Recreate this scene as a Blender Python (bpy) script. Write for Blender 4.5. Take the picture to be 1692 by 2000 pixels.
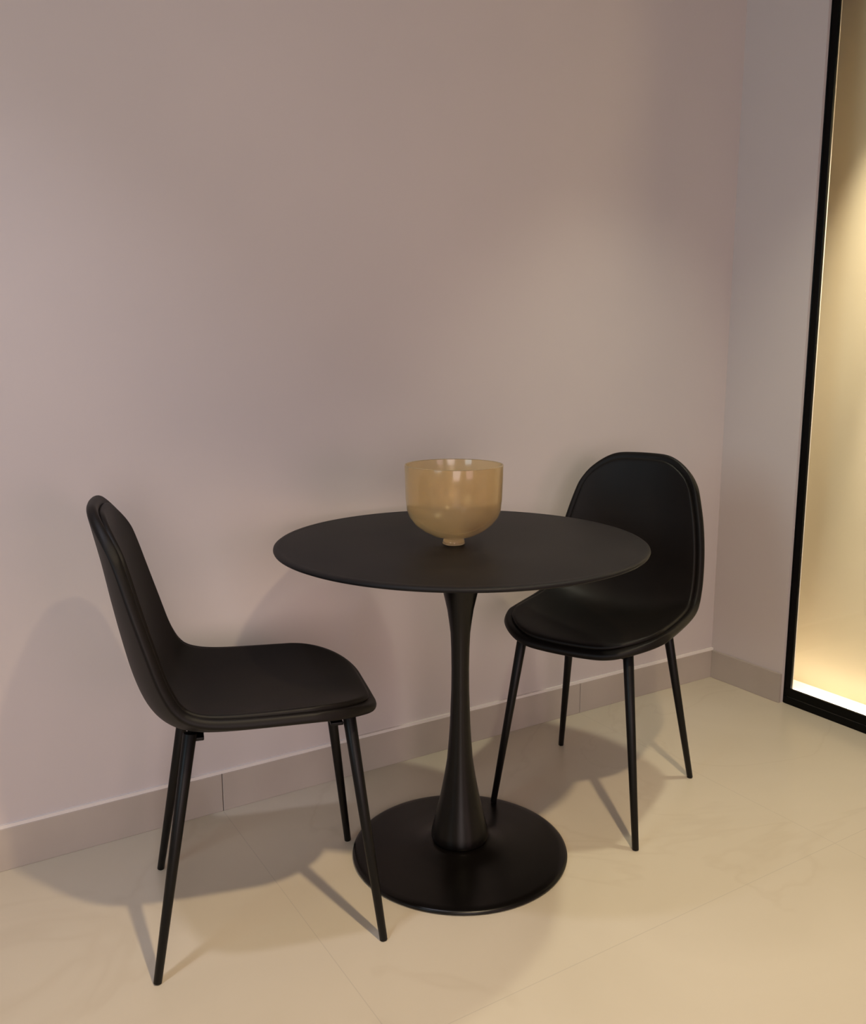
import bpy, bmesh, math, random
from mathutils import Vector, Matrix
random.seed(4)
R = math.radians
S = bpy.context.scene
COL = S.collection
for o in list(bpy.data.objects):
    bpy.data.objects.remove(o)

# ------------------------------------------------------------------ camera
F_PX, PITCH, ROLL, HEAD, CAM_H = 1707.15, 9.93, -0.13, 31.55, 1.147
cd = bpy.data.cameras.new('camera')
cd.sensor_fit = 'HORIZONTAL'; cd.sensor_width = 36.0; cd.lens = F_PX / 1692 * 36
cd.clip_start = 0.05
cam = bpy.data.objects.new('camera', cd); COL.objects.link(cam)
fw = Vector((math.sin(R(HEAD))*math.cos(R(PITCH)), math.cos(R(HEAD))*math.cos(R(PITCH)), -math.sin(R(PITCH))))
rt = Vector((math.cos(R(HEAD)), -math.sin(R(HEAD)), 0)); up = rt.cross(fw)
r2 = rt*math.cos(R(ROLL)) + up*math.sin(R(ROLL)); u2 = -rt*math.sin(R(ROLL)) + up*math.cos(R(ROLL))
M = Matrix((r2, u2, -fw)).transposed().to_4x4(); M.translation = (0, 0, CAM_H)
cam.matrix_world = M
S.camera = cam

# ------------------------------------------------------------------ light
S.view_settings.view_transform = 'Standard'
S.view_settings.look = 'None'
S.view_settings.gamma = 1
S.view_settings.use_curve_mapping = False
S.view_settings.exposure = 0.04
w = bpy.data.worlds.new('world'); S.world = w; w.use_nodes = True
w.node_tree.nodes['Background'].inputs[0].default_value = (0.8, 0.8, 1, 1)
w.node_tree.nodes['Background'].inputs[1].default_value = 0.02

WARM = (1.0, 0.80, 0.56); NEUT = (1.0, 0.90, 0.86); COOL = (0.86, 0.90, 1.0)

def spot(name, loc, target, power, color, size, blend, radius=0.035):
    l = bpy.data.lights.new(name, 'SPOT'); l.energy = power; l.color = color
    l.spot_size = R(size); l.spot_blend = blend; l.shadow_soft_size = radius
    o = bpy.data.objects.new(name, l); COL.objects.link(o); o.location = loc
    o.rotation_euler = (Vector(target) - Vector(loc)).to_track_quat('-Z', 'Y').to_euler()
    return o
def area(name, loc, target, power, color, sx, sy):
    l = bpy.data.lights.new(name, 'AREA'); l.energy = power; l.color = color
    l.shape = 'RECTANGLE'; l.spread = R(115); l.size = sx; l.size_y = sy
    o = bpy.data.objects.new(name, l); COL.objects.link(o); o.location = loc
    o.rotation_euler = (Vector(target) - Vector(loc)).to_track_quat('-Z', 'Y').to_euler()
    return o

spot('downlight_lamp', (0.74, 0.15, 2.57), (0.80, 0.40, 0), 160, (1, .795, .51), 92, 0.8, 0.04)
spot('downlight_lamp', (1.90, 1.30, 2.57), (1.90, 1.36, 0), 62, (1, .98, .77), 80, 0.9, 0.05)
spot('downlight_lamp', (0.02, 1.30, 2.57), (0.02, 1.36, 0), 44, (.80, .82, 1), 88, 1.0, 0.05)
# fill lights added behind and to the left of the camera, no window built
area('area_fill', (-1.0, -2.80, 1.25), (0.6, 2.0, 0.55), 32, (1, .83, .81), 1.8, 1.6)
area('area_fill', (-2.50, 0.4, 1.80), (2.4, 1.7, 1.75), 20, (.66, .87, 1), 1.4, 1.4)
area('area_fill', (1.2, -2.80, 1.10), (1.2, 2.0, 0.9), 7.3, (1, .67, .7), 1.2, 1.0)

# ------------------------------------------------------------------ materials
def mat(name, color, rough=0.5, metallic=0.0, spec=0.5, coat=0.0):
    m = bpy.data.materials.new(name); m.use_nodes = True
    b = m.node_tree.nodes['Principled BSDF']
    b.inputs['Base Color'].default_value = (*color, 1); b.inputs['Roughness'].default_value = rough
    b.inputs['Metallic'].default_value = metallic; b.inputs['Specular IOR Level'].default_value = spec
    b.inputs['Coat Weight'].default_value = coat
    return m
def add_noise_color(m, c1, c2, scale, detail=4, lo=0.35, hi=0.65, dist=0.0):
    nt = m.node_tree; b = nt.nodes['Principled BSDF']
    tc = nt.nodes.new('ShaderNodeTexCoord'); n = nt.nodes.new('ShaderNodeTexNoise')
    n.inputs['Scale'].default_value = scale; n.inputs['Detail'].default_value = detail
    n.inputs['Distortion'].default_value = dist
    r = nt.nodes.new('ShaderNodeValToRGB')
    r.color_ramp.elements[0].position = lo; r.color_ramp.elements[0].color = (*c1, 1)
    r.color_ramp.elements[1].position = hi; r.color_ramp.elements[1].color = (*c2, 1)
    nt.links.new(tc.outputs['Object'], n.inputs['Vector']); nt.links.new(n.outputs['Fac'], r.inputs['Fac'])
    nt.links.new(r.outputs['Color'], b.inputs['Base Color'])
    return r, tc
def add_bump(m, scale, strength, dist=0.001):
    nt = m.node_tree; b = nt.nodes['Principled BSDF']
    tc = nt.nodes.new('ShaderNodeTexCoord'); n = nt.nodes.new('ShaderNodeTexNoise')
    n.inputs['Scale'].default_value = scale; n.inputs['Detail'].default_value = 3
    bp = nt.nodes.new('ShaderNodeBump'); bp.inputs['Strength'].default_value = strength
    bp.inputs['Distance'].default_value = dist
    nt.links.new(tc.outputs['Object'], n.inputs['Vector']); nt.links.new(n.outputs['Fac'], bp.inputs['Height'])
    nt.links.new(bp.outputs['Normal'], b.inputs['Normal'])

m_wall = mat('wall_paint', (0.56, 0.50, 0.475), 0.85, spec=0.2)
add_noise_color(m_wall, (0.545, 0.488, 0.465), (0.575, 0.512, 0.485), 1.3, 3)
add_bump(m_wall, 60, 0.08)
m_ceil = mat('ceiling_paint', (0.32, 0.30, 0.28), 0.9, spec=0.2)
m_floor = mat('polished_porcelain', (0.60, 0.53, 0.44), 0.30, spec=0.4)
ramp, tc = add_noise_color(m_floor, (0.57, 0.495, 0.380), (0.63, 0.552, 0.432), 1.7, 6, 0.3, 0.7, 0.8)
def floor_details():
    nt = m_floor.node_tree; b = nt.nodes['Principled BSDF']
    # tile joints, 1.2 m slabs
    br = nt.nodes.new('ShaderNodeTexBrick'); br.offset = 0.0
    br.inputs['Scale'].default_value = 1.0; br.inputs['Mortar Size'].default_value = 0.0012
    br.inputs['Mortar Smooth'].default_value = 0.3
    br.inputs['Brick Width'].default_value = 1.2; br.inputs['Row Height'].default_value = 1.2
    mp = nt.nodes.new('ShaderNodeMapping'); mp.inputs['Location'].default_value = (-0.63 + 1.2, -2.06 + 2.4 - 0.28, 0)
    nt.links.new(tc.outputs['Object'], mp.inputs['Vector']); nt.links.new(mp.outputs['Vector'], br.inputs['Vector'])
    # thin marble veins
    n = nt.nodes.new('ShaderNodeTexNoise'); n.inputs['Scale'].default_value = 1.1
    n.inputs['Detail'].default_value = 5; n.inputs['Distortion'].default_value = 1.2
    nt.links.new(tc.outputs['Object'], n.inputs['Vector'])
    a = nt.nodes.new('ShaderNodeMath'); a.operation = 'SUBTRACT'; a.inputs[1].default_value = 0.5
    ab = nt.nodes.new('ShaderNodeMath'); ab.operation = 'ABSOLUTE'
    rp = nt.nodes.new('ShaderNodeValToRGB')
    rp.color_ramp.elements[0].position = 0.0; rp.color_ramp.elements[0].color = (0.955, 0.945, 0.935, 1)
    rp.color_ramp.elements[1].position = 0.012; rp.color_ramp.elements[1].color = (1, 1, 1, 1)
    nt.links.new(n.outputs['Fac'], a.inputs[0]); nt.links.new(a.outputs[0], ab.inputs[0]); nt.links.new(ab.outputs[0], rp.inputs['Fac'])
    m1 = nt.nodes.new('ShaderNodeMix'); m1.data_type = 'RGBA'; m1.blend_type = 'MULTIPLY'; m1.inputs['Factor'].default_value = 1
    nt.links.new(ramp.outputs['Color'], m1.inputs['A']); nt.links.new(rp.outputs['Color'], m1.inputs['B'])
    m2 = nt.nodes.new('ShaderNodeMix'); m2.data_type = 'RGBA'
    mm = nt.nodes.new('ShaderNodeMath'); mm.operation = 'MULTIPLY'; mm.inputs[1].default_value = 0.25
    nt.links.new(br.outputs['Fac'], mm.inputs[0]); nt.links.new(mm.outputs[0], m2.inputs['Factor'])
    nt.links.new(m1.outputs['Result'], m2.inputs['A']); m2.inputs['B'].default_value = (0.30, 0.26, 0.22, 1)
    nt.links.new(m2.outputs['Result'], b.inputs['Base Color'])
floor_details()
m_base = mat('skirting_porcelain', (0.43, 0.37, 0.32), 0.4, spec=0.4)
add_noise_color(m_base, (0.40, 0.345, 0.295), (0.46, 0.40, 0.345), 3.0, 5)
m_caulk = mat('skirting_caulk', (0.74, 0.68, 0.63), 0.7)
m_leather = mat('dark_brown_leather', (0.011, 0.008, 0.007), 0.5, spec=0.20)
add_noise_color(m_leather, (0.0036, 0.0027, 0.0023), (0.0060, 0.0042, 0.0032), 6, 3)
add_bump(m_leather, 350, 0.12, 0.0006)
m_legs = mat('black_powder_coat', (0.0035, 0.003, 0.0027), 0.42, spec=0.2)
add_bump(m_legs, 500, 0.06, 0.0004)
m_table = mat('matt_black_table', (0.010, 0.0095, 0.0095), 0.5, spec=0.15)
add_noise_color(m_table, (0.0062, 0.0056, 0.0062), (0.0085, 0.0076, 0.0080), 9, 3)
m_pole = mat('satin_black_metal', (0.0030, 0.0022, 0.0018), 0.30, spec=0.28)
add_bump(m_pole, 400, 0.05, 0.0004)
m_frame = mat('black_aluminium', (0.0012, 0.0012, 0.0012), 0.35, spec=0.12)
m_rubber = mat('black_rubber', (0.008, 0.008, 0.008), 0.7)
m_stone = mat('cream_stone', (0.62, 0.53, 0.38), 0.55, spec=0.3)
add_noise_color(m_stone, (0.60, 0.51, 0.37), (0.64, 0.55, 0.40), 2.2, 4)

def amber():
    m = bpy.data.materials.new('amber_glass'); m.use_nodes = True
    nt = m.node_tree; b = nt.nodes['Principled BSDF']
    b.inputs['Base Color'].default_value = (0.91, 0.76, 0.50, 1)
    b.inputs['Roughness'].default_value = 0.13
    b.inputs['Transmission Weight'].default_value = 1.0
    b.inputs['IOR'].default_value = 1.45
    out = nt.nodes['Material Output']
    d = nt.nodes.new('ShaderNodeBsdfTranslucent'); d.inputs['Color'].default_value = (0.88, 0.72, 0.47, 1)
    d2 = nt.nodes.new('ShaderNodeBsdfDiffuse'); d2.inputs['Color'].default_value = (0.78, 0.63, 0.41, 1)
    s1 = nt.nodes.new('ShaderNodeMixShader'); s1.inputs[0].default_value = 0.5
    nt.links.new(d.outputs[0], s1.inputs[1]); nt.links.new(d2.outputs[0], s1.inputs[2])
    s2 = nt.nodes.new('ShaderNodeMixShader'); s2.inputs[0].default_value = 0.22
    nt.links.new(b.outputs[0], s2.inputs[1]); nt.links.new(s1.outputs[0], s2.inputs[2])
    nt.links.new(s2.outputs[0], out.inputs['Surface'])
    return m
m_amber = amber()
def pane_mat():
    m = bpy.data.materials.new('clear_glass_pane'); m.use_nodes = True
    nt = m.node_tree; out = nt.nodes['Material Output']; nt.nodes.remove(nt.nodes['Principled BSDF'])
    t = nt.nodes.new('ShaderNodeBsdfTransparent'); t.inputs[0].default_value = (0.97, 0.97, 0.95, 1)
    g = nt.nodes.new('ShaderNodeBsdfGlossy'); g.inputs['Roughness'].default_value = 0.05
    fr = nt.nodes.new('ShaderNodeFresnel'); fr.inputs[0].default_value = 1.45
    mx = nt.nodes.new('ShaderNodeMixShader')
    nt.links.new(fr.outputs[0], mx.inputs[0]); nt.links.new(t.outputs[0], mx.inputs[1]); nt.links.new(g.outputs[0], mx.inputs[2])
    nt.links.new(mx.outputs[0], out.inputs['Surface'])
    return m
m_pane = pane_mat()
m_led = bpy.data.materials.new('warm_led'); m_led.use_nodes = True
_b = m_led.node_tree.nodes['Principled BSDF']
_b.inputs['Emission Color'].default_value = (1.0, 0.95, 0.78, 1); _b.inputs['Emission Strength'].default_value = 11

# ------------------------------------------------------------------ helpers
def obj(name, bm, m, parent=None, smooth=True, bevel=0.0, loc=None):
    bmesh.ops.recalc_face_normals(bm, faces=bm.faces)
    me = bpy.data.meshes.new(name); bm.to_mesh(me); bm.free()
    for p in me.polygons: p.use_smooth = smooth
    me.materials.append(m)
    o = bpy.data.objects.new(name, me); COL.objects.link(o)
    if parent: o.parent = parent
    if loc: o.location = loc
    if bevel:
        b = o.modifiers.new('bevel', 'BEVEL'); b.width = bevel; b.segments = 2; b.limit_method = 'ANGLE'
    return o
def box(bm, a, b):
    r = bmesh.ops.create_cube(bm, size=1)
    for v in r['verts']:
        v.co = Vector([(a[i]+b[i])/2 + v.co[i]*(b[i]-a[i]) for i in range(3)])
def boxbm(*ab):
    bm = bmesh.new()
    for a, b in ab: box(bm, a, b)
    return bm
def lathe(prof, n=96, closed=False):
    bm = bmesh.new(); rings = []
    for r, z in prof:
        if r < 1e-6: rings.append([bm.verts.new((0, 0, z))])
        else: rings.append([bm.verts.new((r*math.cos(2*math.pi*k/n), r*math.sin(2*math.pi*k/n), z)) for k in range(n)])
    pairs = list(zip(rings, rings[1:]))
    if closed: pairs.append((rings[-1], rings[0]))
    for A, B in pairs:
        for k in range(n):
            k2 = (k+1) % n
            if len(A) == 1 and len(B) == 1: continue
            if len(A) == 1: bm.faces.new((A[0], B[k], B[k2]))
            elif len(B) == 1: bm.faces.new((A[k], A[k2], B[0]))
            else: bm.faces.new((A[k], A[k2], B[k2], B[k]))
    return bm
def tube(bm, p, q, r1, r2, n=24, rounded=0.0):
    p, q = Vector(p), Vector(q); d = (q-p).normalized()
    a = d.orthogonal().normalized(); b = d.cross(a)
    st = [(0, r1), (1, r2)]
    L = (q-p).length
    if rounded: st = [(0, r1-rounded), (rounded/L, r1), (1-rounded/L, r2), (1, r2-rounded)]
    rings = []
    for t, r in st:
        c = p + (q-p)*t
        rings.append([bm.verts.new(c + a*r*math.cos(2*math.pi*k/n) + b*r*math.sin(2*math.pi*k/n)) for k in range(n)])
    for A, B in zip(rings, rings[1:]):
        for k in range(n): bm.faces.new((A[k], A[(k+1) % n], B[(k+1) % n], B[k]))
    bm.faces.new(rings[0][::-1]); bm.faces.new(rings[-1])
def empty(name, loc, label, cat, group=None, rz=0):
    o = bpy.data.objects.new(name, None); COL.objects.link(o); o.location = loc
    o.rotation_euler = (0, 0, rz); o['label'] = label; o['category'] = cat
    if group: o['group'] = group
    return o
def struct(name, bm, m, label=None, cat=None, smooth=False, bevel=0.0, parent=None):
    o = obj(name, bm, m, parent, smooth, bevel)
    if parent is None:
        o['kind'] = 'structure'
        if label: o['label'] = label
        if cat: o['category'] = cat
    return o

# ------------------------------------------------------------------ room shell
YW, XW, HC = 2.073, 2.465, 2.60
X0, Y0 = -2.6, -3.0
DY = 1.772          # where the right wall ends and the glass door frame starts
XF = 2.473          # front face of the door frame
NX = 2.69           # niche back wall
NY = 0.30           # other end of the glazed opening
struct('floor', boxbm(((X0-.1, Y0-.1, -.08), (NX+.1, YW+.1, 0))), m_floor, 'pale beige polished stone-look porcelain floor', 'floor')
struct('ceiling', boxbm(((X0-.1, Y0-.1, HC), (NX+.1, YW+.1, HC+.08))), m_ceil, 'plain painted ceiling overhead', 'ceiling')
struct('wall_back', boxbm(((X0-.1, YW, 0), (NX+.1, YW+.1, HC))), m_wall, 'large plain greige painted wall behind the table', 'wall')
struct('wall_left', boxbm(((X0-.1, Y0, 0), (X0, YW, HC))), m_wall, 'painted side wall on the left', 'wall')
struct('wall_front', boxbm(((X0, Y0-.1, 0), (NX+.1, Y0, HC))), m_wall, 'painted wall facing the table', 'wall')
struct('wall_right', boxbm(((XW, DY, 0), (XF+.055, YW, HC))), m_wall, 'narrow painted wall strip between corner and glass door', 'wall')
struct('wall_right', boxbm(((XW, Y0, 0), (XF+.055, NY, HC))), m_wall, 'painted wall beyond the glass door', 'wall')
struct('wall_niche', boxbm(((NX, Y0, 0), (NX+.1, YW, HC))), m_stone, 'warmly lit cream stone wall behind the glass door', 'wall')

BH, BT = 0.1015, 0.010
def base_run(name, runs, label):
    root = None
    bm = bmesh.new()
    for a, b in runs: box(bm, a, b)
    o = struct(name, bm, m_base, label, 'skirting', bevel=0.0012)
    return o
g = 0.0009
bb = base_run('baseboard_back', [((X0, YW-BT, 0), (-0.57-g, YW, BH)), ((-0.57+g, YW-BT, 0), (0.631-g, YW, BH)),
                                 ((0.631+g, YW-BT, 0), (1.831-g, YW, BH)), ((1.831+g, YW-BT, 0), (XW, YW, BH))],
              'beige porcelain tile skirting along the back wall')
br_ = base_run('baseboard_right', [((XW-BT, DY, 0), (XW, YW-BT, BH))], 'short beige tile skirting between corner and glass door')
struct('trim_back', boxbm(((X0, YW-BT*0.8, BH), (XW, YW, BH+.008))), m_caulk, 'pale caulk bead on top of the back skirting', 'trim')

# ------------------------------------------------------------------ glazed door with black frame
door = bpy.data.objects.new('door_1', None); COL.objects.link(door); door.location = (XF, DY, 0)
door['kind'] = 'structure'; door['label'] = 'full-height black framed glass door glowing cream at right'; door['category'] = 'door'
def dp(name, *ab, m=m_frame, bevel=0.0015):
    bm = boxbm(*ab)
    for v in bm.verts: v.co -= Vector((XF, DY, 0))
    return obj(name, bm, m, door, False, bevel)
dp('jamb', ((XF+.003, DY-.005, 0), (XF+.018, DY, HC)))
dp('jamb', ((XF+.003, NY, 0), (XF+.018, NY+.005, HC)))
dp('bottom_track', ((XF, NY+.005, 0), (XF+.018, DY-.005, .024)))
dp('bottom_rail', ((XF+.003, NY+.006, .0255), (XF+.015, DY-.006, .054)))
dp('stile', ((XF+.003, DY-.026, .0542), (XF+.015, DY-.006, HC-.03)))
dp('stile', ((XF+.003, 1.00, .0542), (XF+.015, 1.03, HC-.03)))
dp('stile', ((XF+.003, NY+.006, .0542), (XF+.015, NY+.026, HC-.03)))
dp('top_rail', ((XF, NY+.005, HC-.03), (XF+.018, DY-.005, HC)))
dp('glass_pane', ((XF+.007, 1.024, .048), (XF+.011, DY-.020, HC-.026)), m=m_pane, bevel=0)
dp('glass_pane', ((XF+.007, NY+.020, .048), (XF+.011, 1.006, HC-.026)), m=m_pane, bevel=0)
# LED strip on the floor behind the door
st = struct('trim_led_strip', boxbm(((NX-.097, NY+.03, 0), (NX-.084, YW-.03, .0035))), m_led, 'warm light strip on the floor behind the glass door', 'light strip')
# recessed lamps in the niche: wide field and narrow beam
spot('niche_lamp', (2.53, 1.40, 2.50), (2.69, 1.55, .75), 560, (1, .90, .68), 50, 1.0, 0.02)
spot('niche_lamp', (2.53, 1.40, 2.50), (2.69, 1.56, .35), 700, (1, .90, .74), 17, 1.0, 0.02)

# ------------------------------------------------------------------ pedestal table
TX, TY, TH = 1.0487, 1.5906, 0.75
tb = empty('pedestal_table', (TX, TY, 0), 'round black pedestal table standing between the two dark chairs', 'table')
Rt, Rb = 0.4114, 0.2528
obj('table_top', lathe([(0, TH-.014), (0.30, TH-.014), (Rt-.035, TH-.0145), (Rt-.008, TH-.012), (Rt-.001, TH-.009), (Rt, TH-.0065), (Rt-.0005, TH-.004),
                        (Rt-.004, TH-.0015), (Rt-.012, TH-.0008), (Rt-.016, TH-.0012), (Rt-.022, TH-.0006), (0.2, TH), (0, TH)], 160), m_table, tb)
prof = [(0, TH-.0142), (.078, TH-.0142), (.078, TH-.017), (.050, TH-.030), (.047, .69), (.0435, .66), (.0405, .637), (.0345, .611), (.0300, .591), (.0262, .565), (.0226, .537), (.0210, .50), (.0203, .451),
        (.0208, .40), (.0236, .321), (.0262, .28), (.0298, .233), (.0365, .19), (.0452, .143), (.0530, .11), (.0600, .080), (.0648, .060), (.0670, .048), (.0668, .040), (.0640, .034), (.058, .0305), (0, .030)]
obj('pedestal', lathe(prof, 96), m_pole, tb)
obj('base', lathe([(0, 0), (Rb-.006, 0), (Rb-.001, .002), (Rb, .005), (Rb-.001, .008), (Rb-.007, .0105), (Rb-.02, .0115), (.17, .0135), (.12, .0175),
                   (.098, .0215), (.084, .0265), (.0765, .0295), (.070, .0315), (0, .0320)], 128), m_pole, tb)

# ------------------------------------------------------------------ amber glass bowl on the table
bowl = empty('glass_bowl', (1.0125, 1.563, TH), 'amber tinted glass bowl vase with small foot standing on the black table', 'vase')
outer = [(.0, .0145), (.026, .0155), (.045, .021), (.066, .032), (.084, .046), (.096, .062), (.1015, .078), (.1040, .10), (.1052, .14), (.1060, .173)]
inner = [(.1030, .173), (.1022, .14), (.1005, .10), (.0985, .079), (.093, .065), (.081, .050), (.063, .037), (.043, .027), (.025, .0215), (0, .0205)]
obj('bowl_body', lathe(outer + [(.1056, .1748), (.1034, .1748)] + inner, 96), m_amber, bowl)
obj('foot', lathe([(0, .0005), (.022, .0005), (.0245, .003), (.0235, .009), (.021, .0128), (0, .0140)], 64), m_amber, bowl)

# ------------------------------------------------------------------ chairs
def catmull(pts, n):
    out = []
    P = [pts[0]] + list(pts) + [pts[-1]]
    for i in range(1, len(P)-2):
        for k in range(n):
            t = k/n
            out.append([0.5*((2*b) + (c-a)*t + (2*a-5*b+4*c-d)*t*t + (-a+3*b-3*c+d)*t**3)
                        for a, b, c, d in zip(P[i-1], P[i], P[i+1], P[i+2])])
    out.append(list(pts[-1]))
    return out
# x, z, half width, edge lift
PROFILE = [(.233, .455, .205, .014), (.210, .462, .206, .021), (.180, .465, .210, .027), (.12, .463, .214, .033), (.03, .457, .217, .042),
           (-.06, .452, .217, .051), (-.125, .453, .216, .060), (-.172, .469, .214, .064), (-.204, .503, .213, .062), (-.226, .560, .211, .056),
           (-.243, .635, .205, .050), (-.257, .710, .193, .042), (-.269, .780, .175, .034), (-.281, .840, .154, .024), (-.290, .890, .138, .012)]
def shell_grid(offset, inset, NU=24, NV=44, SUB=6, r_f=0.122, r_b=0.082, bow_f=0.014, bow_b=0.012):
    C = catmull(PROFILE, SUB)
    s = [0]
    for a, b in zip(C, C[1:]): s.append(s[-1] + math.hypot(b[0]-a[0], b[1]-a[1]))
    L = s[-1]
    def at(t):
        t = max(0, min(L, t))
        for i in range(len(s)-1):
            if t <= s[i+1] or i == len(s)-2:
                f = (t-s[i])/(s[i+1]-s[i]); a, b = C[i], C[i+1]
                p = [x+(y-x)*f for x, y in zip(a, b)]
                tx, tz = b[0]-a[0], b[1]-a[1]; l = math.hypot(tx, tz)
                return p, (tx/l, tz/l)
    def cut(y, hw, r, bow):
        y = abs(y); k = y-(hw-r); c = bow*(y/hw)**2
        if k > 0: c += r-math.sqrt(max(0, r*r-k*k))
        return c
    bm = bmesh.new(); rows = []
    for i in range(NV+1):
        v = i/NV; row = []
        for j in range(NU+1):
            q = -1+2*j/NU
            u = .45*q+.55*math.sin(q*math.pi/2)
            wf, wb = PROFILE[1][2]-inset, PROFILE[-1][2]-inset+.004
            tf = inset+cut(u*wf, wf, r_f-inset*.6, bow_f)
            tb_ = L-inset-cut(u*wb, wb, r_b-inset*.6, bow_b)
            t = tf+(tb_-tf)*v
            p, tg = at(t); x, z, hw, lift = p
            y = (hw-inset)*u
            c = lift*(abs(y)/hw)**2.4
            nrm = (tg[1], -tg[0])
            row.append(bm.verts.new((x+nrm[0]*(c+offset), y, z+nrm[1]*(c+offset))))
        rows.append(row)
    for A, B in zip(rows, rows[1:]):
        for j in range(NU): bm.faces.new((A[j], A[j+1], B[j+1], B[j]))
    return bm, rows
def solid(o, t, lv=1):
    m = o.modifiers.new('solid', 'SOLIDIFY'); m.thickness = t; m.offset = 0; m.use_even_offset = False
    s = o.modifiers.new('sub', 'SUBSURF'); s.levels = lv; s.render_levels = lv

FX, FY, RX, RY = .2166, .1924, -.2166, .1946       # feet
def leg_bm(front, side, z0=0.0):
    if front: top = Vector((.165, .138*side, .462)); foot = Vector((FX, FY*side, 0))
    else: top = Vector((-.135, .133*side, .460)); foot = Vector((RX, RY*side, 0))
    d = top-foot
    foot2 = foot + d*(z0/d.z)
    bm = bmesh.new(); tube(bm, foot2+Vector((0, 0, .0006)), top, .0078, .0128, 28, .0008)
    return bm, foot2
def make_chair(label, loc, rz):
    t = empty('dining_chair', loc, label, 'chair', 'dark bucket chairs at the round table', rz)
    bm, _ = shell_grid(0, 0); sh = obj('seat_shell', bm, m_leather, t); solid(sh, .020, 2)
    bm, _ = shell_grid(.014, .017); pad = obj('cushion', bm, m_leather, sh); solid(pad, .014, 2)
    # metal frame under the seat
    bm = bmesh.new()
    for s in (-1, 1):
        box(bm, (-.14, .070*s-.010, .434), (.150, .070*s+.010, .442))
    box(bm, (.13, -.135, .440), (.155, .135, .447)); box(bm, (-.135, -.130, .440), (-.110, .130, .447))
    obj('under_frame', bm, m_legs, t, False, .002)
    for front, side in ((1, 1), (1, -1), (0, 1), (0, -1)):
        bm, f = leg_bm(front, side)
        l = obj('leg', bm, m_legs, t)
    return t
A = make_chair('dark brown leather bucket chair with four black legs, seen side-on left of the table', (0.582, 1.6408, 0), R(-15.34))
def copy_tree(o, parent=None):
    c = o.copy(); COL.objects.link(c)
    if parent: c.parent = parent
    for ch in o.children: copy_tree(ch, c)
    return c
B = copy_tree(A)
B['label'] = 'dark brown leather bucket chair partly hidden behind the table, near the corner'
B.location = (1.5131, 1.6383, 0); B.rotation_euler = (0, 0, R(205.96))
# the front leg of the far chair that stands on the table's disc base
fl = [c for c in B.children if c.name.startswith('leg')]
for c in fl:
    co = [v.co for v in c.data.vertices]
    if max(v.x for v in co) > .1 and min(v.y for v in co) < -.1:
        bm, f = leg_bm(1, -1, .0125)
        me = bpy.data.meshes.new('leg'); bm.to_mesh(me); bm.free()
        for p in me.polygons: p.use_smooth = True
        me.materials.append(m_legs); c.data = me
bpy.context.view_layer.update()
